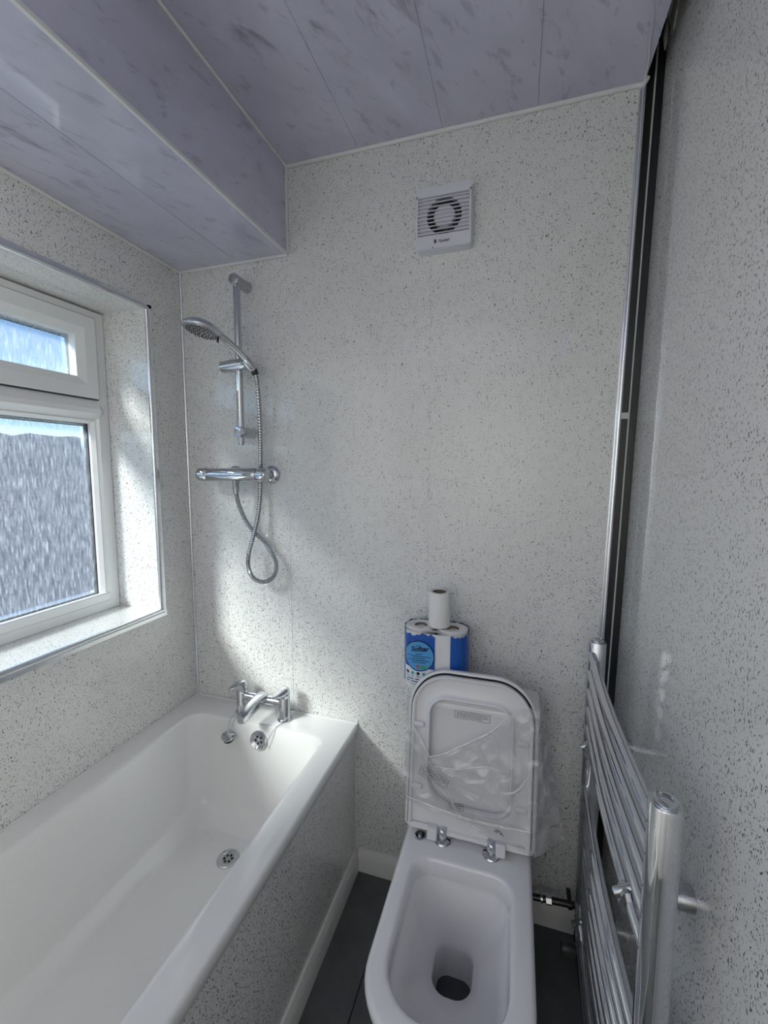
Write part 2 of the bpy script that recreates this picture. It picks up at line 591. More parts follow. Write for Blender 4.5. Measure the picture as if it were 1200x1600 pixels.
# trims
tn = [0]
def trim(g, mat, label, smooth=40):
    tn[0] += 1
    return structure('trim_%d' % tn[0], g, mat, label, smooth=smooth)
def bead(p0, p1, r=0.006, mat=None, label=''):
    return trim(cyl(p0, p1, r, 10), mat or M_TRIM, label)
bead((BX, -.004, H - .003), (1.508, -.004, H - .003), .0065, None, 'white bead between ceiling and back wall')
bead((BX + .003, YF, H - .003), (BX + .003, 0, H - .003), .005, None, 'white bead between ceiling and boxing')
bead((BX + .002, -.004, BZ), (BX + .002, -.004, H), .005, None, 'upright white bead at the end of the boxing')
bead((0, -.004, BZ - .003), (BX, -.004, BZ - .003), .0055, None, 'white bead under the boxing on the back wall')
bead((.004, YF, BZ - .003), (.004, 0, BZ - .003), .0055, None, 'white bead between the boxing and the window wall')
trim(join(box(BX - .006, BX + .0022, YF, -.001, BZ - .0022, BZ), box(BX, BX + .0022, YF, -.001, BZ, BZ + .006)), M_TRIM,
     'thin white corner strip on the lower edge of the boxing')
trim(join(box(0.0, .010, -.0045, 0.0, .57, BZ), box(0.0, .0045, -.010, 0.0, .57, BZ), cyl((.0065, -.0065, .57), (.0065, -.0065, BZ), .0045, 10)), M_SILVER,
     'grey internal corner strip between window wall and back wall')
# chrome edging of the window opening
def edge_prof(a, b, axis):
    pass
r_ = .0075
trim(join(cyl((-.001, WY1 + .0005, WZ0 - .006), (-.001, WY1 + .0005, WZ1 + .004), r_, 14), box(-.002, .003, WY1 + .001, WY1 + .017, WZ0 - .01, WZ1 + .012)), M_SILVER, 'polished edging down the side of the window opening')
trim(join(cyl((-.001, WY0, WZ1 + .0005), (-.001, WY1, WZ1 + .0005), r_, 14), box(-.002, .003, WY0, WY1 + .017, WZ1 + .001, WZ1 + .017)), M_SILVER, 'polished edging along the top of the window opening')
trim(join(cyl((.002, WY0, WZ0 - .001), (.002, WY1 + .004, WZ0 - .001), .009, 14), box(-.002, .004, WY0, WY1 + .019, WZ0 - .022, WZ0 - .002)), M_SILVER, 'polished edging along the front of the window sill')
# right-hand corner: silver strip, black channel, spacer
def leaning(dx0, dx1, y0, y1, z0, z1):
    V = []
    for z in (z0, z1):
        V += [(XR(z) + dx0, y0, z), (XR(z) + dx1, y0, z), (XR(z) + dx1, y1, z), (XR(z) + dx0, y1, z)]
    return V, [(0, 3, 2, 1), (4, 5, 6, 7), (0, 1, 5, 4), (1, 2, 6, 5), (2, 3, 7, 6), (3, 0, 4, 7)]
def leancyl(dx, y, r, z0, z1, n=12):
    return cyl((XR(z0) + dx, y, z0), (XR(z1) + dx, y, z1), r, n)
trim(join(leaning(-.056, -.040, -.004, 0, .08, H), leancyl(-.0455, -.0035, .0055, .08, H), leancyl(-.053, -.003, .003, .08, H)), M_SILVER,
     'silver edging strip beside the black corner gap')
blk = trim(leaning(-.040, 0.0, -.0015, 0, .08, 2.70), M_BLACK, 'black open corner gap between back wall and right wall')
mesh('gap_divider', leancyl(-.021, -.004, .0022, .08, 2.58, 8), M_GREYTRIM, blk)
mesh('gap_strip', leaning(-.019, -.003, -.006, -.001, .08, 2.60), M_BLACK, blk)
mesh('clip', join(leaning(-.041, -.022, -.007, -.001, 1.628, 1.645)), M_GREYTRIM, blk)
# silicone around the top right corner of the ceiling
pts = []
for k in range(26):
    s = k / 25
    pts.append((1.505 - 0.035 * s ** 1.6 + .003 * math.sin(9 * s) * s, -0.006 - 0.21 * s, H - .0015 + .001 * math.sin(23 * s)))
trim(tube(pts, lambda t: 0.0026 * (1 - .75 * t), 8), M_TRIM, 'wavy silicone line on the ceiling near the black gap')
pts = [(1.488, -.006, H - .004), (1.500, -.007, H - .007), (1.508, -.008, H - .003), (1.511, -.02, H - .001)]
trim(tube(catmull(pts, 5), .0055, 8), M_TRIM, 'smear of white sealant in the ceiling corner')
# broken plaster where the gap runs up past the ceiling boards
def blob(c, r, seed):
    bm = bmesh.new()
    bmesh.ops.create_icosphere(bm, subdivisions=3, radius=1.0)
    for v in bm.verts:
        k = 1 + .45 * noise.noise(v.co * 1.9 + Vector((seed, 0, 0)))
        v.co = Vector((c[0] + v.co.x * r[0] * k, c[1] + v.co.y * r[1] * k, c[2] + v.co.z * r[2] * k))
    bm.verts.index_update()
    g = [tuple(v.co) for v in bm.verts], [tuple(v.index for v in f.verts) for f in bm.faces]
    bm.free()
    return g
gap = structure('trim_%d' % (tn[0] + 1), blob((1.549, -.030, 2.665), (.016, .03, .062), 2.0), M_PLASTER, 'ragged broken plaster at the top of the corner gap')
tn[0] += 1
for c, r, sd in (((1.535, -.012, 2.640), (.006, .010, .05), 5.0), ((1.556, -.055, 2.600), (.007, .03, .05), 9.0), ((1.522, -.008, 2.600), (.005, .006, .035), 3.3), ((1.549, -.010, 2.585), (.005, .007, .03), 7.7)):
    mesh('plaster_flake', blob(c, r, sd), M_PLASTER, gap)

# skirting boards with a chamfered top
def skirting(name, pts, label):
    """pts: two plan points on the wall face and the inward normal"""
    (ax, ay), (bx_, by), (nx, ny) = pts
    prof = [(0, 0), (.016, 0), (.016, .052), (.013, .062), (.006, .078), (0, .080)]
    r0 = [(ax + nx * t, ay + ny * t, z) for t, z in prof]
    r1 = [(bx_ + nx * t, by + ny * t, z) for t, z in prof]
    return structure(name, loft([r0, r1], True, True), M_PAINT, label, smooth=25)
skirting('baseboard_back', ((0.702, 0.0), (1.508, 0.0), (0, -1)), 'white skirting board along the back wall beneath the toilet')
skirting('baseboard_bath', ((0.690, 0.0), (0.690, -1.70), (1, 0)), 'white skirting board along the foot of the bath panel')
skirting('baseboard_right', ((1.5075, -0.02), (1.5075, YF), (-1, 0)), 'white skirting board under the towel rail')

# ------------------------------------------------------------------ window
win = structure('window_1', box(WX - .07, WX - .05, WY0, WY0 + .004, WZ0, WZ1), M_UPVC, 'white plastic window with obscured glass above the bath')
def wframe(y0, y1, z0, z1, w, x0, x1, slope=.014):
    """mitred frame with a bevelled inner edge (as in glazing bead)"""
    def rr(d, x):
        return [(x, y0 + d, z0 + d), (x, y1 - d, z0 + d), (x, y1 - d, z1 - d), (x, y0 + d, z1 - d)]
    return loft([rr(0, x0), rr(0, x1 - .003), rr(.003, x1), rr(w - slope, x1), rr(w, x1 - .012), rr(w, x0)], close_loop=True)
FW = .052
mesh('outer_frame', wframe(WY0, WY1, WZ0, WZ1 - .004, FW, WX - .065, WX, .012), M_UPVC, win, smooth=20)
gx = WX - .034
zt0, zt1 = 1.652, 1.724
# transom: bevelled bar
pr_ = [(WX - .06, zt0), (WX - .012, zt0), (WX + .012, zt0 + .024), (WX + .012, zt0 + .040), (WX - .004, zt1), (WX - .06, zt1)]
y0t, y1t = WY0 + FW - .01, WY1 - FW + .012
rA = [(x, y0t, z) for x, z in pr_]
rB = [(x, y1t, z) for x, z in pr_]
rC = [(WX - .06, y1t, zt0 + .002), (WX - .012, y1t, zt0 + .002), (WX + .000, y1t + .020, zt0 + .026), (WX + .000, y1t + .020, zt0 + .038), (WX - .008, y1t + .004, zt1 - .002), (WX - .06, y1t, zt1 - .002)]
mesh('transom', loft([rA, rB, rC], True, True), M_UPVC, win, smooth=15)
# opening light above the transom
sash = mesh('top_sash', wframe(WY0 + FW - .012, WY1 - .040, zt1 + .003, WZ1 - .030, .068, WX - .05, WX + .010, .026), M_UPVC, win, smooth=20)
mesh('sash_seal', wframe(WY0 + FW - .014, WY1 - .037, zt1 - .001, WZ1 - .027, .006, WX - .03, WX + .004, .002), M_GASKET, win, smooth=0)
gzt0, gzt1 = zt1 + .003 + .066, WZ1 - .030 - .066
mesh('pane', box(gx, gx + .004, WY0 + FW + .03, WY1 - .106, gzt0, gzt1), M_GLASS, sash, smooth=0)
mesh('spacer_bar', wframe(WY0 + FW + .034, WY1 - .106, gzt0 - .002, gzt1 + .002, .012, gx - .016, gx - .004, .002), M_SILVER, sash, smooth=0)
# fixed light below
lp = mesh('pane', box(gx, gx + .004, WY0 + FW - .002, WY1 - FW + .002, WZ0 + FW - .002, zt0 + .004), M_GLASS, win, smooth=0)
mesh('glazing_bead', wframe(WY0 + FW - .004, WY1 - FW + .004, WZ0 + FW - .006, zt0 + .004, .014, gx + .004, WX - .006, .010), M_UPVC, win, smooth=20)
mesh('bottom_bead', box(WX - .02, WX + .004, WY0 + FW, WY1 - FW + .012, WZ0 + FW - .020, WZ0 + FW + .012, .004), M_UPVC, win)
mesh('spacer_bar', wframe(WY0 + FW + .008, WY1 - FW - .010, WZ0 + FW + .008, zt0 - .006, .012, gx - .016, gx - .004, .002), M_SILVER, win, smooth=0)
mesh('glazing_gasket', wframe(WY0 + FW + .009, WY1 - FW - .009, WZ0 + FW + .006, zt0 - .004, .003, gx + .004, gx + .006, .001), M_GASKET, win, smooth=0)

# outside: ground and a shaded garden wall seen blurred through the panes
structure('ground', box(-14, -0.32, -14, 10, -0.5, -0.4), M_GROUND, 'paved ground outside the window')
rows = []
for k in range(121):
    y = -13 + 22 * k / 120
    ht = 1.90 + .14 * noise.noise(Vector((y * .9, 0, 3))) + .07 * noise.noise(Vector((y * 4.3, 1, 0)))
    rows.append([(-4.3 + .05 * noise.noise(Vector((y * 3, 5, 0))), y, -.4), (-4.3 + .06 * noise.noise(Vector((y * 3, 7, 0))), y, ht * .55), (-4.36, y, ht - .12), (-4.48, y, ht), (-4.75, y, ht - .1), (-4.8, y, -.4)])
tag(mesh('hedge', loft(rows, True, True), M_OUT, None, (-4.5, -2, -.4)), 'dark hedge seen blurred through the lower window pane', 'hedge')

# ------------------------------------------------------------------ bath
bath = thing('bathtub', 'white acrylic bathtub with squared rim beneath the window', 'bathtub', (0.35, -0.85, 0))
Y1B = -1.70
def bo(d0, d1, db, df, r, z):
    return ring(outline(.002 + d0, .70 - d1, Y1B + df, -.001 - db, r, 8), z)
rings = [bo(.0, .004, .0, .0, .004, .530), bo(.0, .0, .0, .0, .005, .534), bo(.0, .0, .0, .0, .005, .563), bo(.001, .002, .001, .0, .006, .568), bo(.003, .006, .003, .004, .008, .570), bo(.006, .009, .006, .007, .010, .570),
         bo(.066, .070, .100, .076, .062, .570), bo(.070, .074, .104, .08, .062, .5695), bo(.076, .079, .109, .085, .060, .568), bo(.080, .083, .112, .09, .058, .560),
         bo(.088, .090, .118, .10, .056, .520), bo(.105, .106, .135, .15, .060, .40), bo(.119, .119, .160, .22, .064, .285),
         bo(.122, .122, .165, .225, .064, .265), bo(.126, .126, .171, .23, .064, .258), bo(.158, .156, .212, .27, .060, .2165), bo(.164, .162, .220, .28, .060, .2115), bo(.172, .170, .230, .29, .058, .2095), bo(.200, .198, .260, .32, .050, .2065)]
V, F = loft(rings, False, True)
mesh('shell', (V, F), M_BATH, bath, smooth=50, normals=False)
# waste outlet in the floor
dc = (0.352, -0.292, 0.2065)
wst = mesh('waste', lathe([(.0, .0005), (.016, .0005), (.022, .002), (.028, .0045), (.034, .0045), (.036, .0025), (.0365, .0)], dc, (0, 0, 1), 32, False, False), M_CHROME, bath)
mesh('waste_grid', lathe([(.0, .0012), (.021, .0016)], dc, (0, 0, 1), 24, False, False), M_CHROME2, wst)
for k in range(6):
    a = k * PI / 3 + .3
    mesh('waste_hole', lathe([(0.0, 0.0024), (.0042, .0022)], (dc[0] + .0125 * math.cos(a), dc[1] + .0125 * math.sin(a), dc[2]), (0, 0, 1), 10, False, False), M_BLACKRUB, wst)
# overflow in the end wall
on = Vector((0, -1, .16)).normalized()
oc = Vector((0.365, -0.1195, 0.516))
ovf = mesh('overflow', lathe([(.0, .003), (.014, .003), (.021, .0045), (.026, .010), (.030, .011), (.033, .008), (.034, .0)], oc, on, 32, False, False), M_CHROME, bath)
u, w, _ = frame(on)
for k in range(5):
    a = 2 * PI * k / 5 + .2
    mesh('overflow_hole', lathe([(0.0, .0042), (.0042, .0040)], oc + (u * math.cos(a) + w * math.sin(a)) * .0125, on, 10, False, False), M_BLACKRUB, ovf)
mesh('overflow_screw', lathe([(.0045, .0), (.0045, .005), (.003, .0062)], oc, on, 12), M_CHROME, ovf)
# bath panel
bp_ = structure('bath_panel', box(.672, .690, -1.70, -.0005, .004, .533, .001), M_WALL, 'speckled white panel closing the side of the bath')
bead((.0035, -1.70, .571), (.0035, 0, .571), .0045, None, 'white sealant line between bath and window wall')
bead((0, -.0035, .571), (.70, -.0035, .571), .0045, None, 'white sealant line between bath and back wall')
bead((.691, -.002, .08), (.691, -.002, .53), .003, None, 'upright white sealant line between bath panel and back wall')

# bath filler taps
tap = thing('bath_mixer_tap', 'chrome bath mixer tap with two levers on the end of the bath', 'tap', (0.345, -0.06, 0.57))
for sx in (-1, 1):
    x = .345 + sx * .09
    b = mesh('pillar', lathe([(.026, .0), (.026, .004), (.0225, .006), (.0205, .010), (.0205, .084), (.0193, .086), (.0205, .0875), (.0205, .102), (.019, .105)], (x, -.058, .5705), (0, 0, 1), 28), M_CHROME, tap)
    # lever: tapered flat blade pointing to the bather and slightly left
    dirv = Vector((-.34, -.94, 0)).normalized() if sx > 0 else Vector((-.50, -.86, 0)).normalized()
    side = Vector((dirv.y, -dirv.x, 0)).normalized()
    secs = []
    for s, wd, z0, z1 in ((-.0185, .006, .674, .684), (-.016, .013, .672, .690), (-.008, .0195, .670, .694), (.004, .0208, .669, .692), (.016, .0190, .668, .687), (.030, .0155, .668, .683), (.040, .012, .669, .680), (.047, .007, .670, .678)):
        c = Vector((x, -.058, 0)) + dirv * s
        secs.append([(c.x + side.x * a, c.y + side.y * a, zz) for a, zz in outline(-wd, wd, z0, z1, min(wd * .9, (z1 - z0) * .4), 4)])
    mesh('lever', loft(secs, True, True), M_CHROME, tap, smooth=45)
mesh('bridge', cyl((.262, -.058, .634), (.428, -.058, .634), .0165, 24), M_CHROME, tap)
secs = []
for s, wd, z0, z1 in ((.016, .017, .628, .655), (.0, .0195, .622, .662), (-.03, .0195, .620, .662), (-.07, .0185, .617, .656), (-.105, .0172, .613, .648), (-.122, .0160, .609, .643), (-.129, .0125, .611, .640)):
    yy = -.058 + s
    secs.append([(xx, yy, zz) for xx, zz in outline(.345 - wd, .345 + wd, z0, z1, min(.009, (z1 - z0) * .45), 4)])
# spout leans a little toward the window
secs = [[(x + (y + .058) * .05, y, z) for x, y, z in r] for r in secs]
mesh('spout', loft(secs, True, True), M_CHROME, tap, smooth=45)
# plug and chain
plug = thing('bath_plug', 'chrome-topped bath plug dangling on its chain below the tap', 'plug', (0.248, -0.133, 0.52))
pa_ = Vector((.10, -.25, 1)).normalized()
mesh('stopper', lathe([(.014, -.010), (.019, -.006), (.020, .0), (.0235, .001), (.0245, .004), (.0235, .006), (.008, .008)], (.250, -.140, .518), pa_, 24), M_CHROME, plug)
mesh('rubber_seal', lathe([(.0155, -.016), (.018, -.014), (.0175, -.006)], (.250, -.140, .518), pa_, 20), M_BLACK, plug)
mesh('plug_ring', tube([(.250 + .004 * math.cos(a), -.139, .531 + .005 * math.sin(a)) for a in [2 * PI * k / 14 for k in range(15)]], .0011, 6), M_CHROME, plug)
def chain(path, parent):
    P = catmull(path, 12)
    d = [0.0]
    for a, b in zip(P[:-1], P[1:]):
        d.append(d[-1] + (b - a).length)
    n = max(4, int(d[-1] / .0042))
    gs = []
    j = 0
    for k in range(n + 1):
        t = d[-1] * k / n
        while j < len(d) - 2 and d[j + 1] < t:
            j += 1
        q = P[j].lerp(P[j + 1], (t - d[j]) / max(1e-9, d[j + 1] - d[j]))
        gs.append(lathe([(.0006, -.0019), (.0016, -.0009), (.0016, .0009), (.0006, .0019)], q, P[j + 1] - P[j], 6))
    gs.append(tube(P, .0006, 5))
    return mesh('chain', join(*gs), M_CHROME, parent)
chain([(.258, -.085, .5735), (.250, -.098, .574), (.243, -.110, .572), (.240, -.124, .556), (.245, -.136, .540), (.249, -.139, .534)], plug)
chain([(.258, -.085, .5735), (.264, -.094, .574), (.259, -.112, .570), (.256, -.124, .552), (.252, -.137, .538)], plug)
chain([(.398, -.135, .512), (.408, -.131, .528), (.420, -.122, .553), (.430, -.112, .570), (.438, -.098, .574), (.442, -.086, .5735)], plug)
mesh('anchor_ring', tube([(.398, -.138 + .004 * math.cos(a), .512 + .0055 * math.sin(a)) for a in [2 * PI * k / 14 for k in range(15)]], .0012, 6), M_CHROME, plug)

# ------------------------------------------------------------------ shower
sh = thing('shower_rail', 'chrome shower riser rail on the wall above the taps', 'shower rail', (0.292, -0.065, 1.85))
xr, yr = .292, -.066
mesh('rail', cyl((xr, yr, 1.578), (xr, yr, 2.118), .0125, 20, .001), M_CHROME, sh)
mesh('wall_bracket', cyl((xr - .001, 0, 2.121), (xr - .001, -.084, 2.121), .0185, 24, .0015), M_CHROME2, sh)
mesh('wall_bracket', cyl((xr + .004, 0, 1.614), (xr + .001, -.086, 1.614), .019, 24, .0015), M_CHROME, sh)
mesh('rail_end_cap', cyl((xr, yr, 1.570), (xr, yr, 1.580), .0105, 16, .001), M_CHROME2, sh)
sl = mesh('slider', cyl((.228, yr - .004, 1.838), (.338, yr - .010, 1.843), .0205, 24, .003), M_CHROME, sh)
mesh('clamp_band', cyl((.262, yr - .005, 1.8395), (.270, yr - .005, 1.840), .0212, 24), M_CHROME2, sl)
mesh('handset_cradle', cyl((.350, -.074, 1.824), (.336, -.094, 1.852), .0165, 20, .002), M_CHROME, sl)

hs = thing('hand_shower', 'chrome hand shower with round head hooked on the riser rail', 'shower head', (0.29, -0.16, 1.90))
hp = catmull([(.353, -.070, 1.822), (.344, -.083, 1.842), (.328, -.106, 1.870), (.311, -.132, 1.893), (.294, -.160, 1.911), (.276, -.190, 1.924)], 8)
mesh('handle', tube(hp, lambda t: .0125 - .0015 * math.sin(PI * t) + .004 * max(0, t - .7) / .3, 18), M_CHROME, hs, smooth=60)
hd = Vector((-.54, -.80, .25)).normalized()
hn = (Vector((0, 0, -1)) - hd * Vector((0, 0, -1)).dot(hd)).normalized()
hc = Vector((.262, -.209, 1.922))
head = mesh('head', lathe([(.0, -.027), (.022, -.025), (.042, -.0175), (.055, -.008), (.0605, .001), (.0605, .005), (.057, .0075), (.051, .0075)], hc, hn, 40, False, True), M_CHROME, hs, smooth=60)
mesh('spray_plate', lathe([(.050, .006), (.050, .0085), (.047, .0095), (.0, .010)], hc, hn, 36, False, False), M_CHROME2, head)
u, w, _ = frame(hn)
gs = []
for rr_, nn in ((.012, 6), (.024, 12), (.036, 18), (.044, 22)):
    for k in range(nn):
        a = 2 * PI * k / nn
        gs.append(lathe([(.0016, .009), (.0011, .0125)], hc + (u * math.cos(a) + w * math.sin(a)) * rr_, hn, 6))
mesh('nozzles', join(*gs), M_GASKET, head)
lv = hc - hd * .052
mesh('spray_lever', tube([lv + hn * .004, lv + hn * .013, lv + hn * .019 - hd * .003], lambda t: .0042 - .001 * t, 10), M_BLACK, head)
mesh('hose_nut', cyl((.357, -.0655, 1.806), (.352, -.072, 1.826), .0115, 16, .001), M_BLACK, hs)

hose = [(.358, -.066, 1.806), (.359, -.060, 1.775), (.357, -.05, 1.691), (.352, -.040, 1.604), (.346, -.033, 1.526), (.340, -.028, 1.465), (.337, -.029, 1.385), (.331, -.040, 1.308), (.319, -.052, 1.243), (.301, -.055, 1.18), (.298, -.056, 1.132), (.317, -.055, 1.091), (.356, -.05, 1.078), (.393, -.045, 1.097), (.404, -.04, 1.136), (.388, -.034, 1.175), (.351, -.027, 1.219), (.308, -.028, 1.256), (.278, -.035, 1.298), (.263, -.050, 1.353), (.2585, -.060, 1.400), (.2585, -.060, 1.418)]
HP = catmull(hose, 26)
hz = mesh('shower_hose', tube(HP, lambda t: .0074 + (.0007 if int(t * (len(HP) - 1)) % 3 else -.0004), 10), M_CHROME2, None, (0.35, -0.05, 1.08), smooth=25)
tag(hz, 'ribbed chrome shower hose hanging in a crossed loop', 'hose')

va = thing('shower_valve', 'chrome thermostatic bar shower valve on the speckled wall', 'shower valve', (0.25, -0.06, 1.465))
zb = 1.465
mesh('bar_body', cyl((.150, -.062, zb), (.352, -.062, zb), .0240, 32, .001), M_CHROME, va)
k1 = mesh('temperature_knob', lathe([(.020, -.046), (.0225, -.044), (.0238, -.04), (.0238, -.002), (.0225, 0)], (.149, -.062, zb), (1, 0, 0), 32), M_CHROME, va)
mesh('stop_button', box(.112, .120, -.066, -.058, zb + .019, zb + .0235, .001), M_CHROME2, k1)
mesh('knob_ring', cyl((.146, -.062, zb), (.1505, -.062, zb), .0228, 28), M_BLACK, va)
mesh('flow_knob', lathe([(.0225, 0), (.0238, .002), (.0238, .034), (.0225, .038), (.020, .040)], (.353, -.062, zb), (1, 0, 0), 32), M_CHROME, va)
for x in (.2165, .372):
    mesh('wall_plate', lathe([(.033, 0), (.033, .004), (.030, .010), (.022, .014), (.017, .016), (.017, .05)], (x, 0, zb), (0, -1, 0), 28), M_CHROME, va)
mesh('hose_outlet', lathe([(.0125, 0), (.0125, -.012), (.0115, -.014), (.0115, -.040), (.0095, -.042), (.0095, -.050)], (.2585, -.060, zb - .018), (0, 0, 1), 20), M_CHROME2, va)

# ------------------------------------------------------------------ extractor fan
fan = thing('extractor_fan', 'white square extractor fan high on the back wall', 'extractor fan', (0.989, 0.0, 2.145))
fx0, fx1, fz0, fz1 = .9035, 1.075, 2.142, 2.318
def fr(d, y, r=.014):
    return [(x, y, z) for x, z in outline(fx0 + d, fx1 - d, fz0 + d, fz1 - d, r, 5)]
mesh('housing', loft([fr(0, 0), fr(0, -.022), fr(.002, -.026), fr(.003, -.026)], True, False), M_FAN, fan)
fcx, fcz, fr_ = .991, 2.236, .052
# face plate with round opening: outer square ring matched to the circle
NN = 48
def sq(k, d):
    a = 2 * PI * k / NN
    c, s = math.cos(a), math.sin(a)
    hx0, hx1, hz0, hz1 = fcx - (fx0 + d), fx1 - d - fcx, fcz - (fz0 + .034), fz1 - .020 - fcz
    t = min((hx1 if c > 0 else hx0) / max(1e-6, abs(c)), (hz1 if s > 0 else hz0) / max(1e-6, abs(s)))
    return fcx + c * t, fcz + s * t
o_ = [(x, -.0275, z) for x, z in [sq(k, .008) for k in range(NN)]]
i_ = [(fcx + fr_ * math.cos(2 * PI * k / NN), -.0275, fcz + fr_ * math.sin(2 * PI * k / NN)) for k in range(NN)]
ib = [(x, -.008, z) for x, _, z in i_]
mesh('grille_plate', loft([o_, i_, ib]), M_FAN, fan, smooth=30)
mesh('duct', lathe([(fr_, 0), (.0, .0)], (fcx, -.0075, fcz), (0, -1, 0), 32, False, False), M_BLACKRUB, fan)
for k in range(5):
    a = 2 * PI * k / 5
    c, s = math.cos(a), math.sin(a)
    c2, s2 = math.cos(a + .75), math.sin(a + .75)
    mesh('fan_blade', ([(fcx + .02 * c, -.010, fcz + .02 * s), (fcx + .049 * c, -.010, fcz + .049 * s), (fcx + .049 * c2, -.020, fcz + .049 * s2), (fcx + .02 * c2, -.020, fcz + .02 * s2)], [(0, 1, 2, 3)]), M_GASKET, fan)
mesh('hub', lathe([(.032, .0), (.032, .017), (.030, .0195), (.0, .0205)], (fcx, -.0085, fcz), (0, -1, 0), 32, False, False), M_FAN, fan)
# frame bands above and below the slats
def band(z0, z1, y1):
    return [(x, z) for x, z in outline(fx0 + .003, fx1 - .003, z0, z1, .006, 4)]
def slab_xz(ol, y0, y1, b=.002):
    cxx = sum(p[0] for p in ol) / len(ol); czz = sum(p[1] for p in ol) / len(ol)
    ins = [(cxx + (x - cxx) * (1 - b * 20 * .02), czz + (z - czz) * (1 - b * 20)) for x, z in ol]
    return loft([[(x, y0, z) for x, z in ol], [(x, y1 + b, z) for x, z in ol], [(x, y1, z) for x, z in ins]], True, True)
mesh('lower_band', slab_xz(band(fz0 + .001, fz0 + .040, 0), -.024, -.0365), M_FAN, fan)
mesh('upper_band', slab_xz(band(fz1 - .028, fz1 - .001, 0), -.024, -.036), M_FAN, fan)
for sx in (0, 1):
    xa = fx0 + .003 if sx == 0 else fx1 - .010
    mesh('side_band', box(xa, xa + .007, -.036, -.024, fz0 + .03, fz1 - .02, .0015), M_FAN, fan)
zs0, zs1 = fz0 + .046, fz1 - .033
for k in range(10):
    z = zs0 + (zs1 - zs0) * k / 9
    mesh('slat', ([(fx0 + .006, -.0275, z - .001), (fx1 - .006, -.0275, z - .001), (fx1 - .006, -.0365, z - .0035), (fx0 + .006, -.0365, z - .0035),
                   (fx0 + .006, -.0275, z + .0015), (fx1 - .006, -.0275, z + .0015), (fx1 - .006, -.0365, z - .001), (fx0 + .006, -.0365, z - .001)],
                  [(0, 3, 2, 1), (4, 5, 6, 7), (0, 1, 5, 4), (1, 2, 6, 5), (2, 3, 7, 6), (3, 0, 4, 7)]), M_FAN, fan, smooth=0)
v, f = text_geo('Xpelair', .0115, 0.12, .0002)
mesh('lettering', ([(a + .993, -.0371, b + fz0 + .0165) for a, b in v], f), M_INK, fan, smooth=0, normals=False)
gs = []
for dz in (0.0038, -.0002):
    gs.append(tube([(.9665 + .0028 * math.cos(a), -.0371, fz0 + .0185 + dz + .0026 * math.sin(a)) for a in [2 * PI * k / 14 for k in range(15)]], .0011, 5))
mesh('emblem', join(*gs), M_INK, fan)
mesh('pull_slot', box(.9585, .9605, -.0372, -.0360, fz0 + .001, fz0 + .0065), M_INK, fan, smooth=0)

# ------------------------------------------------------------------ toilet
tc = 1.117
wc = thing('toilet', 'white ceramic close-coupled toilet with seat and lid raised', 'toilet', (tc, -0.35, 0))
def tp(x0, x1, y0, y1, rb, rf, z):
    return ring(outline(x0, x1, y0, y1, [rb, rb, rf, rf], 10), z)
RZ = .418
rings = [tp(.990, 1.240, -.560, -.02, .03, .09, .0), tp(.985, 1.245, -.570, -.02, .03, .09, .02), tp(.985, 1.245, -.585, -.02, .03, .10, .12),
         tp(.970, 1.262, -.630, -.02, .03, .115, .24), tp(.950, 1.284, -.682, -.02, .03, .125, .33), tp(.941, 1.293, -.702, -.02, .03, .13, .385),
         tp(.9395, 1.2945, -.706, -.02, .03, .132, .405), tp(.942, 1.292, -.704, -.021, .03, .13, .413), tp(.947, 1.287, -.699, -.024, .028, .125, RZ - .0008), tp(.951, 1.283, -.695, -.028, .028, .122, RZ), tp(.972, 1.254, -.668, -.292, .058, .107, RZ),
         tp(.976, 1.250, -.664, -.296, .056, .105, RZ - .0004), tp(.981, 1.2455, -.659, -.300, .055, .103, .416), tp(.985, 1.2415, -.655, -.304, .053, .100, .409),
         tp(.988, 1.238, -.651, -.308, .052, .098, .375), tp(.987, 1.239, -.652, -.307, .052, .098, .368), tp(.994, 1.232, -.645, -.313, .05, .095, .360),
         tp(1.012, 1.214, -.600, -.322, .05, .09, .30), tp(1.040, 1.175, -.505, -.330, .045, .07, .235), tp(1.053, 1.157, -.460, -.334, .036, .045, .218), tp(1.056, 1.154, -.453, -.3365, .032, .04, .211), tp(1.057, 1.153, -.451, -.337, .032, .04, .200),
         tp(1.058, 1.152, -.448, -.332, .03, .038, .12), tp(1.07, 1.14, -.43, -.35, .025, .03, .075)]
mesh('pan', loft(rings, True, True), M_CERAMIC, wc, smooth=60)
mesh('water', (ring(outline(1.054, 1.156, -.452, -.330, .03, 8), .115), [tuple(range(36))]), M_WATER, wc)
cis = mesh('cistern', loft([tp(.955, 1.290, -.150, -.006, .012, .03, .4185), tp(.947, 1.300, -.157, -.004, .012, .03, .50), tp(.943, 1.304, -.160, -.003, .012, .03, .765)], True, True), M_CERAMIC, wc)
mesh('cistern_lid', loft([tp(.940, 1.307, -.163, -.003, .012, .03, .765), tp(.938, 1.309, -.165, -.003, .012, .03, .770), tp(.938, 1.309, -.165, -.003, .012, .03, .790), tp(.943, 1.304, -.160, -.008, .012, .03, .797), tp(.955, 1.292, -.148, -.02, .012, .03, .799)], True, True), M_CERAMIC, wc)

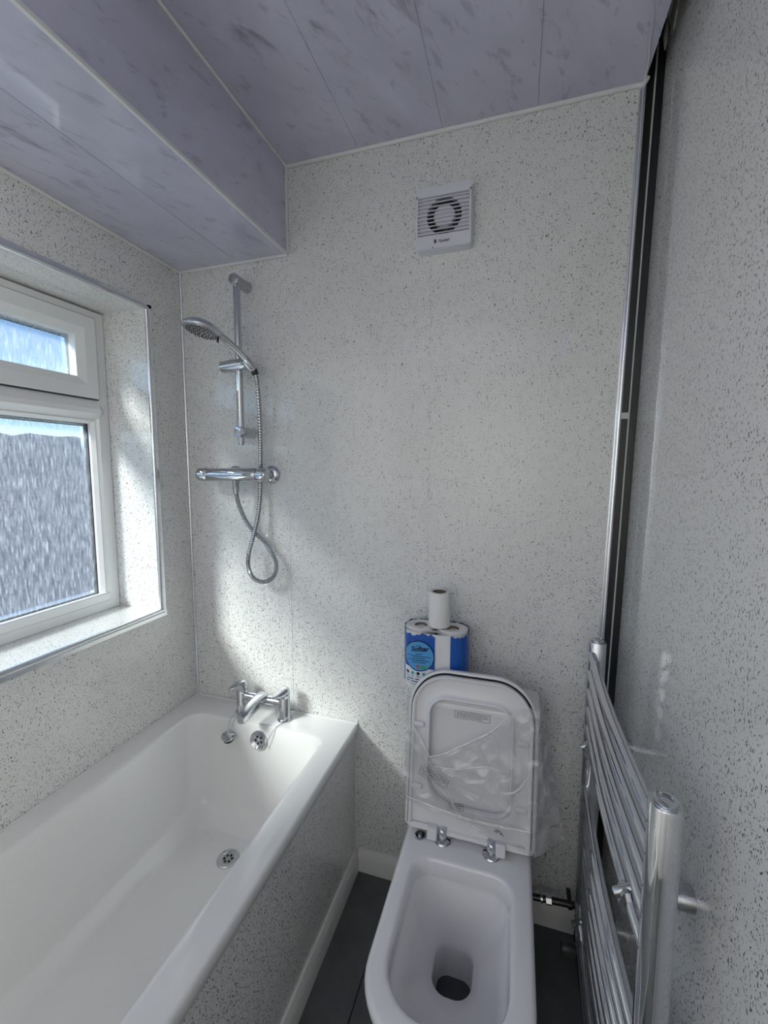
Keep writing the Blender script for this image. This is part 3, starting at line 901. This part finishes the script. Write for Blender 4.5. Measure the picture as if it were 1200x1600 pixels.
# raised seat and lid live in a leaning frame
O = Vector((tc, -.223, .430))
th = math.radians(8.0)
U_, V_, N_ = Vector((1, 0, 0)), Vector((0, math.sin(th), math.cos(th))), Vector((0, -math.cos(th), math.sin(th)))
def loc(u, v, w):
    return O + U_ * u + V_ * v + N_ * w
def so(d, w, top=.112, bot=.016):
    return [loc(u, v, w) for u, v in outline(-.178 + d, .178 - d, 0 + d, .462 - d, [max(.004, top - d), max(.004, top - d), max(.004, bot - d), max(.004, bot - d)], 12)]
def ho(d, w):
    return [loc(u, v, w) for u, v in outline(-.117 + d, .114 - d, .088 + d, .388 - d, [.048 - d, .048 - d, .075 - d, .045 - d], 12)]
seat = mesh('seat', loft([so(.009, 0), so(.006, .003), so(.006, .015), so(.008, .018), so(.011, .018), so(.0145, .0165), so(.018, .008), so(.026, .006),
                          ho(-.016, .007), ho(-.009, .010), ho(-.006, .0165), ho(-.002, .018), ho(0, .016), ho(0, 0)], close_loop=True), M_SEAT, wc, smooth=50)
lid = mesh('lid', loft([so(.0, -.022), so(-.006, -.016), so(-.006, -.001), so(-.004, .001), so(.001, .001), so(.002, -.003), so(.016, -.009)], True, True), M_SEAT, wc, smooth=50)
mesh('lid_gap', loft([so(.0025, -.0028), so(.0075, .0012)]), M_BLACK, seat, smooth=50)
for u0, v0 in ((-.150, .305), (.145, .300), (-.150, .125), (.145, .120)):
    pad = [outline(-.017 + d, .017 - d, -.008 + d, .008 - d, .0075 - d, 5) for d in (0, 0, .002, .005)]
    mesh('bumper', loft([[loc(u0 + a, v0 + b, h) for a, b in o] for o, h in zip(pad, (.005, .014, .017, .018))], False, True), M_SEAT, seat)
for sx in (-1, 1):
    # moulded hinge lug under each corner of the seat
    g = join(*[box(-1, 1, -1, 1, -1, 1)])
    def lug(u0, u1, v0, v1, w0, w1):
        vv, ff = box(u0, u1, v0, v1, w0, w1, .003)
        return [tuple(loc(*p)) for p in vv], ff
    if sx < 0:
        mesh('hinge_lug', join(lug(-.160, -.090, .008, .022, .008, .018), lug(-.112, -.082, -.012, .024, .006, .028)), M_SEAT, seat)
    else:
        mesh('hinge_lug', join(lug(.090, .160, .008, .022, .008, .018), lug(.080, .108, -.012, .024, .006, .028)), M_SEAT, seat)
mesh('hinge_rod', cyl(loc(-.085, .004, .010), loc(.085, .004, .010), .0042, 12), M_CHROME, seat)
for x, y in ((1.049, -.236), (1.187, -.243)):
    mesh('hinge_post', lathe([(.024, 0), (.0245, .002), (.0225, .0055), (.016, .007), (.0125, .009), (.0125, .030), (.010, .036), (.005, .039)], (x, y, RZ), (0, 0, 1), 28), M_CHROME, wc)
    mesh('hinge_arm', tube([(x, y, RZ + .026), (x + (.006 if x < tc else -.006), y + .012, RZ + .030), (x + (.010 if x < tc else -.010), y + .020, RZ + .022)], .008, 12), M_CHROME, wc)
sc_ = mesh('screw_cap', lathe([(.0165, 0), (.0165, .003), (.014, .0045), (.008, .003), (.0, .003)], (.984, -.240, RZ), (0, 0, 1), 24, True, False), M_CHROME2, wc)
mesh('screw_head', lathe([(.007, .002), (.006, .006), (.0, .007)], (.984, -.240, RZ), (0, 0, 1), 14, True, False), M_CHROME, wc)
gs = [tube([loc(.088 + .010 * t + .003 * math.sin(7 * t), .044 - .003 * t + .004 * math.cos(9 * t), .0085) for t in [k / 20 * 2 - 1 for k in range(21)]], .0014, 6)]
mesh('moulded_mark', join(*gs), M_INK, seat)

# polythene still on the seat
pf = thing('plastic_film', 'crumpled clear polythene bag half pulled off the raised toilet seat', 'plastic film', tuple(loc(0, 0, .03)))
def interp(tab, x):
    for (a, fa), (b, fb) in zip(tab[:-1], tab[1:]):
        if x <= b:
            return fa + (fb - fa) * (x - a) / (b - a)
    return tab[-1][1]
TOP = [(-.19, .33), (-.150, .265), (-.112, .225), (-.06, .245), (.0, .285), (.06, .325), (.10, .37), (.15, .41), (.19, .40)]
BOT = [(-.19, .085), (-.08, .070), (.02, .050), (.10, .028), (.19, .012)]
def wr(u, v):
    q = Vector((u * 13, v * 13, 3.1))
    a = noise.noise(q) * .006
    r = 1 - abs(noise.noise(Vector((u * 22 + v * 9, v * 17 - u * 5, 8.4)))) * 2
    return .0245 + a + max(0, r) ** 3 * .004
nu, nv = 90, 80
rows = []
for j in range(nv + 1):
    row = []
    for i in range(nu + 1):
        u0 = -.186 + .372 * i / nu
        t = j / nv
        v0 = interp(BOT, u0) * (1 - t) + interp(TOP, u0) * t
        row.append(loc(u0, v0, wr(u0, v0)))
    rows.append(row)
mesh('front_sheet', loft(rows, closed_ring=False), M_FILM, pf, smooth=180)
# part folding around each edge and the loose tail hanging on the right
rows = []
for j in range(41):
    t = j / 40
    row = []
    for i in range(31):
        s = i / 30
        v0 = .006 + .415 * t
        wtail = .020 + .018 * math.sin(PI * min(1, t * 1.05)) + .062 * max(0, 1 - t / .52) ** 1.05
        u0 = .184 + wtail * s
        v1 = v0 + (.030 * s * (1 - t) if t < .15 else 0.0) - .012 * s * max(0, 1 - t * 4)
        w0 = .022 - .075 * s - .010 * math.sin(3 * s + 5 * t) + .010 * noise.noise(Vector((s * 3, t * 9, 1.7)))
        row.append(loc(u0, v1, w0))
    rows.append(row)
mesh('loose_tail', loft(rows, closed_ring=False), M_TAIL, pf, smooth=180)
rows = []
for j in range(31):
    t = j / 30
    rows.append([loc(-.184 - .006 * math.sin(PI * s) + .003 * noise.noise(Vector((t * 12, s * 3, 4))), .085 + .30 * t, .024 - .045 * s) for s in [i / 8 for i in range(9)]])
mesh('side_wrap', loft(rows, closed_ring=False), M_FILM, pf, smooth=180)
def fold(pts, w):
    P = catmull([loc(u, v, wr(u, v) + .0015) for u, v in pts], 8)
    rows = []
    for k, p in enumerate(P):
        d = (P[min(k + 1, len(P) - 1)] - P[max(k - 1, 0)]).normalized()
        sd = d.cross(N_).normalized()
        ww = w * (.45 + .55 * math.sin(PI * k / (len(P) - 1))) * (1 + .3 * noise.noise(p * 40))
        rows.append([p + sd * ww, p + N_ * .002, p - sd * ww])
    mesh('fold', loft(rows, closed_ring=False), M_FOLD, pf, smooth=180)
fold([(-.115, .222), (-.07, .238), (.0, .282), (.055, .32), (.095, .365)], .004)
fold([(-.17, .31), (-.14, .262), (-.112, .225)], .005)
fold([(-.115, .21), (-.06, .14), (-.022, .075), (.04, .048), (.085, .03)], .003)
fold([(-.178, .095), (-.09, .082), (0, .070), (.09, .072), (.17, .078)], .005)
fold([(.165, .225), (.13, .175), (.09, .160)], .004)
fold([(-.10, .20), (-.03, .205), (.05, .225), (.10, .215)], .0025)
fold([(-.15, .24), (-.11, .165), (-.05, .12)], .0025)
# printed safety panels on the film
def panel(c, ang, wd, hg, lines, scale=1.0):
    gs = []
    ca, sa = math.cos(ang), math.sin(ang)
    def q(a, b):
        u, v = c[0] + a * ca - b * sa, c[1] + a * sa + b * ca
        return loc(u, v, wr(u, v) + .002)
    def strip(a0, b0, a1, b1, t):
        n = 10
        d = Vector((a1 - a0, b1 - b0)).normalized()
        px, py = -d.y * t, d.x * t
        rows = [[q(a0 + (a1 - a0) * k / n + px, b0 + (b1 - b0) * k / n + py), q(a0 + (a1 - a0) * k / n - px, b0 + (b1 - b0) * k / n - py)] for k in range(n + 1)]
        return loft(rows, closed_ring=False)
    W2, H2 = wd / 2, hg / 2
    for a0, b0, a1, b1 in ((-W2, -H2, W2, -H2), (W2, -H2, W2, H2), (W2, H2, -W2, H2), (-W2, H2, -W2, -H2)):
        gs.append(strip(a0, b0, a1, b1, .0005))
    for k in range(lines):
        b = H2 - hg * (k + 1) / (lines + 1)
        a = -W2 * .88
        while a < W2 * (.88 if k < lines - 1 else .55):
            L_ = random.uniform(.002, .007)
            gs.append(strip(a, b, min(a + L_, W2 * .9), b, .0009))
            a += L_ + .0015
    mesh('printed_panel', join(*gs), M_INK, pf, smooth=0, normals=False)
panel((.005, .358), 0.0, .098, .020, 3)
panel((-.098, .168), -.32, .085, .028, 3)
panel((-.030, .098), .18, .040, .018, 2)

# ------------------------------------------------------------------ tissue pack and roll
pk = thing('tissue_pack', 'torn blue pack of toilet rolls standing on the cistern', 'tissue pack', (0.995, -0.075, 0.80))
px0, px1, py0, py1 = .896, 1.094, -.128, -.022
pz0, pz1 = .8005, .998
PO = outline(px0, px1, py0, py1, .046, 14)
# the white rolls show through the torn top and the clear strip
for x in (.945, 1.045):
    mesh('roll', lathe([(.021, .190), (.043, .192), (.047, .189), (.0475, .10), (.0475, .004), (.043, .0), (.021, .0)], (x, -.075, pz0 + .003), (0, 0, 1), 36, False, False), M_PAPER, pk)
    mesh('roll_core', lathe([(.021, .188), (.0205, .10), (.0, .10)], (x, -.075, pz0 + .003), (0, 0, 1), 24, False, False), M_CARD, pk)
hx = [.945, 1.045]
rows = []
for d in [0, .006, .012, .018, .024, .030, .036, .042]:
    o = outline(px0 + .001 + d, px1 - .001 - d, py0 + .001 + d, py1 - .001 - d, max(.002, .045 - d), 14)
    rows.append([(x, y, pz1 - .0055 - .016 * max(math.exp(-(((x - h) / .024) ** 2 + ((y + .075) / .022) ** 2)) for h in hx) + .003 * noise.noise(Vector((x * 60, y * 60, 1)))) for x, y in o])
mesh('top_skin', loft(rows, False, True), plain('crumpled_wrap', (.78, .77, .75), .35), pk, smooth=60)
def pack_y(x):
    """front surface of the pack at x"""
    r = .046
    if x < px0 + r:
        d = px0 + r - x
        return py0 + r - math.sqrt(max(0, r * r - d * d))
    if x > px1 - r:
        d = x - (px1 - r)
        return py0 + r - math.sqrt(max(0, r * r - d * d))
    return py0
# clear inner skin, rounded at the foot
def pring(d, z):
    return ring(outline(px0 + d, px1 - d, py0 + d, py1 - d, .046 - d, 14), z)
mesh('clear_skin', loft([pring(.014, pz0), pring(.005, pz0 + .004), pring(.001, pz0 + .014), pring(.0008, pz0 + .03), pring(.0008, pz1 - .012)], True, False), plain('frosted_wrap', (.80, .82, .83), .25), pk)
# torn blue printed sleeve in two pieces, following the outline
def perim(a, b, n):
    """points along the pack outline by arc length fraction from a to b"""
    P = [Vector((x, y)) for x, y in PO] + [Vector(PO[0])]
    d = [0]
    for p, q in zip(P[:-1], P[1:]):
        d.append(d[-1] + (q - p).length)
    out = []
    for k in range(n + 1):
        t = (a + (b - a) * k / n) % 1.0 * d[-1]
        j = 0
        while j < len(d) - 2 and d[j + 1] < t:
            j += 1
        out.append(P[j].lerp(P[j + 1], (t - d[j]) / max(1e-9, d[j + 1] - d[j])))
    return out
def sleeve(a, b, z0, z1, jag, mat, name, seed):
    pts = perim(a, b, 60)
    c = Vector(((px0 + px1) / 2, (py0 + py1) / 2))
    rows = []
    for s in [0, .25, .5, .75, .9, 1]:
        row = []
        for k, p in enumerate(pts):
            o = p + (p - c).normalized() * .0012
            top = z1 + jag * noise.noise(Vector((k * .33, seed, 0))) - jag * .5
            row.append((o.x, o.y, z0 + (top - z0) * s))
        rows.append(row)
    return mesh(name, loft(rows, closed_ring=False), mat, pk, smooth=60)
# find arc fractions of given front x positions
def frac_front(x):
    best, bf = 9, 0
    for k in range(2000):
        p = perim(k / 2000, k / 2000 + .0001, 1)[0]
        if p.y < -.075 + .0 and abs(p.x - x) < best:
            best, bf = abs(p.x - x), k / 2000
    return bf
fa = frac_front(1.000)
fb = frac_front(1.046)
PERIM_LEFT = (fa - .40, fa)
sleeve(fa - .40, fa, pz0 + .020, pz1 - .012, .010, M_BLUE, 'blue_sleeve', 1.3)
sleeve(fb, fb + .42, pz0 + .012, pz1 - .010, .010, M_BLUE, 'blue_sleeve', 5.1)
# torn dark edge of the sleeve round the top
c = ((px0 + px1) / 2, (py0 + py1) / 2)
mesh('torn_edge', tube([(p.x + .001 * math.sin(k), p.y, pz1 - .006 + .006 * noise.noise(Vector((k * .3, 2, 2)))) for k, p in enumerate(perim(fb + .16, fa + .86 - .10, 70))], .0022, 6), M_NAVY, pk)
def on_front(pts2, faces, lift, name, mat, parent=None):
    return mesh(name, ([(x, pack_y(x) - lift, z) for x, z in pts2], faces), mat, parent or pk, smooth=0, normals=False)
def disc2(cx_, cz_, r, n=40, r0=0.0, rows=8):
    V, F = [], []
    for j in range(rows + 1):
        rr = r0 + (r - r0) * j / rows
        for k in range(n):
            V.append((cx_ + rr * math.cos(2 * PI * k / n), cz_ + rr * math.sin(2 * PI * k / n)))
    for j in range(rows):
        for k in range(n):
            k2 = (k + 1) % n
            F.append((j * n + k, j * n + k2, (j + 1) * n + k2, (j + 1) * n + k))
    return V, F
def grid2(x0, x1, z0, z1, n=16):
    V, F = [], []
    for k in range(n + 1):
        x = x0 + (x1 - x0) * k / n
        V += [(x, z0), (x, z1)]
    for k in range(n):
        F.append((2 * k, 2 * k + 2, 2 * k + 3, 2 * k + 1))
    return V, F
ccx, ccz, cr_ = .951, .914, .0475
on_front(*grid2(.9045, .9985, pz0 + .022, pz0 + .075), .0022, 'white_panel', M_WPRINT)
lab = on_front(*disc2(ccx, ccz, cr_), .0030, 'round_label', M_LBLUE)
on_front(*disc2(ccx, ccz, cr_ + .0012, 48, cr_ - .0018, 1), .0034, 'label_border', M_NAVY, lab)
def write(txt, size, x, z, mat, name, shear=0.0, bold=0.0, rot=0.0, parent=None, lift=.0038):
    v, f = text_geo(txt, size, shear, bold)
    cr, sr = math.cos(rot), math.sin(rot)
    return on_front([(x + a * cr - b * sr, z + a * sr + b * cr) for a, b in v], f, lift, name, mat, parent)
write('Softer', .0225, ccx + .002, ccz + .0155, M_NAVY, 'lettering', .28, .0007, .10, lab)
on_front(*grid2(.9405, .9515, ccz + .0310, ccz + .0328, 6), .0038, 'accent_mark', M_NAVY, lab)
write('Luxury', .0068, ccx + .001, ccz + .0050, M_NAVY, 'lettering', 0, .0001, .05, lab)
for k, (wd, dz) in enumerate(((.076, -.001), (.040, -.0075), (.066, -.0145), (.042, -.021))):
    a = ccx - wd / 2
    gsV, gsF = [], []
    while a < ccx + wd / 2:
        L_ = random.uniform(.003, .008)
        vv, ff = grid2(a, min(a + L_, ccx + wd / 2), ccz + dz - .001, ccz + dz + .0012, 3)
        kk = len(gsV)
        gsV += vv
        gsF += [tuple(i + kk for i in q) for q in ff]
        a += L_ + .0012
    on_front(gsV, gsF, .0038, 'small_print', M_NAVY, lab)
on_front(*grid2(.944, .952, ccz - .0375, ccz - .0295, 4), .0038, 'red_badge', M_RED, lab)
on_front(*grid2(.955, .972, ccz - .0385, ccz - .0295, 6), .0038, 'green_badge', M_GREEN, lab)
for k, m_ in enumerate((M_NAVY, M_TEAL, M_NAVY, M_TEAL)):
    x = .914 + .0175 * k
    on_front(*disc2(x, pz0 + .0565, .0052, 18, 0, 2), .0030, 'icon', m_)
    on_front(*grid2(x - .006, x + .005, pz0 + .0455, pz0 + .0472, 3), .0030, 'icon_caption', M_NAVY)
for k, (x0, x1) in enumerate(((.912, .935), (.940, .952), (.908, .922), (.926, .948))):
    on_front(*grid2(x0, x1, pz0 + .036 - .008 * (k // 2), pz0 + .039 - .008 * (k // 2), 4), .0030, 'icon_caption', M_NAVY)

rl = thing('toilet_roll', 'slim white toilet roll standing on top of the blue tissue pack', 'toilet roll', (1.003, -0.075, 1.0))
mesh('paper', lathe([(.0215, .0), (.0315, .0), (.033, .003), (.033, .106), (.0315, .109), (.0215, .109)], (1.003, -.078, .9985), (0, 0, 1), 40, False, False), M_PAPER, rl)
mesh('core', lathe([(.0215, .1085), (.0208, .1085), (.0205, .0), (.0, .0)], (1.003, -.078, .999), (0, 0, 1), 32, False, False), M_CARD, rl)
mesh('loose_sheet', loft([[(1.003 + .0335 * math.cos(a) + max(0, a - .1) * .001, -.078 + .0335 * math.sin(a) - max(0, .5 - a) * .0, z) for a in [-.4 + .9 * k / 10 for k in range(11)]] for z in (.9995, 1.106)], closed_ring=False), M_PAPER, rl)

# ------------------------------------------------------------------ towel rail on the right wall
tr_ = thing('towel_rail', 'chrome ladder towel rail on the right wall', 'towel rail', (1.445, -0.39, 0.12))
ptop, pbot = 1.000, .115
PX = 1.447
YA, YB = -.118, -.694
def tilt(y):        # the rail hangs a touch out of level
    return .017 * (y - YB) / (YA - YB)
for y in (YA, YB):
    sec = []
    for k in range(28):
        a = 2 * PI * k / 28
        c, s = math.cos(a), math.sin(a)
        sec.append((PX + .0225 * math.copysign(abs(c) ** .8, c), y + .0225 * math.copysign(abs(s) ** .85, s)))
    cxs = lambda d: [(PX + (x - PX) * d, y + (yy - y) * d) for x, yy in sec]
    pt = ptop + tilt(y)
    p = mesh('upright', loft([ring(sec, pbot), ring(sec, pt - .002), ring(cxs(.96), pt), ring(cxs(.75), pt)], True, True), M_CHROME, tr_)
    mesh('end_plug', lathe([(.0160, 0), (.0165, .002), (.0160, .006), (.014, .0075), (.010, .0075), (.0095, .004), (.004, .0035), (.0, .0035)], (PX, y, pt), (0, 0, 1), 28, True, False), M_CHROME, p)
BARS = [.966, .913, .860, .807, .754, .575, .524, .473, .422, .371, .320, .205, .160]
for z in BARS:
    # gently bowed bar between the uprights
    pts = [(PX - .012 - .010 * math.sin(PI * t), YA + (YB - YA) * t, z + tilt(YA + (YB - YA) * t)) for t in [k / 12 for k in range(13)]]
    mesh('bar', tube(pts, .0112, 16), M_CHROME, tr_, smooth=60)
# wall brackets with clips on the bar
for y, zc in ((-.205, .781), (-.612, .781), (-.205, .262), (-.612, .262)):
    xw = XR(zc)
    br = mesh('wall_bracket', lathe([(.0195, 0), (.0195, .052), (.0185, .054), (.012, .055), (.012, .078)], (xw, y, zc), (-1, 0, 0), 28), M_CHROME2, tr_)
    mesh('bracket_screw', lathe([(.0055, 0), (.0055, .0015), (.0035, .0018), (.003, .0005), (0, .0005)], (xw - .030, y - .010, zc + .0168), (0, -.45, .89), 16, True, False), M_BLACK, br)
    g = []
    secs = []
    for t in [-1, -.6, 0, .6, 1]:
        secs.append([(PX - .020 + .017 * math.cos(a) * (1 - .15 * abs(t)), y + .013 * t, zc - .027 + .024 * math.sin(a) * (1 - .15 * abs(t))) for a in [2 * PI * k / 20 for k in range(20)]])
    mesh('bar_clip', join(loft(secs, True, True), cyl((PX - .040, y, zc - .024), (PX - .010, y, zc - .004), .0085, 16, .001)), M_CHROME2, tr_)
# valves at the foot of the rail
for y in (YA, YB):
    vz = mesh('valve_tail', cyl((PX, y, .070), (PX, y, pbot + .002), .013, 20, .001), M_CHROME2, tr_)
    mesh('valve_body', lathe([(.017, 0), (.019, .006), (.019, .028), (.016, .034)], (PX, y, .048), (0, 0, 1), 24), M_CHROME, vz)
    mesh('valve_cap', lathe([(.0145, 0), (.017, .004), (.0175, .034), (.015, .040)], (PX - .014, y, .062), (-1, 0, 0), 24), plain('valve_cap_%d' % int(-y * 100), (.06, .06, .065), .3), vz)
    mesh('supply_pipe', cyl((PX, y, -.002), (PX, y, .05), .0075, 14), M_CHROME2, vz)

# service pipe to the cistern, low on the back wall
pp = thing('supply_pipe', 'dark water pipe with metal joint low on the wall behind the toilet', 'pipe', (1.38, -0.05, 0.135))
mesh('pipe', tube(catmull([(1.28, -.050, .128), (1.34, -.050, .132), (1.40, -.050, .137), (1.49, -.048, .142)], 6), .010, 14), M_BLACK, pp)
mesh('joint', cyl((1.352, -.05, .1325), (1.368, -.05, .134), .0135, 6), M_CHROME2, pp)
mesh('joint', cyl((1.336, -.05, .1315), (1.342, -.05, .132), .0125, 16), M_CHROME2, pp)
mesh('pipe_clip', join(cyl((1.415, -.05, .1375), (1.427, -.05, .1385), .0135, 16), box(1.415, 1.427, -.05, -.001, .132, .144)), M_BLACK, pp)
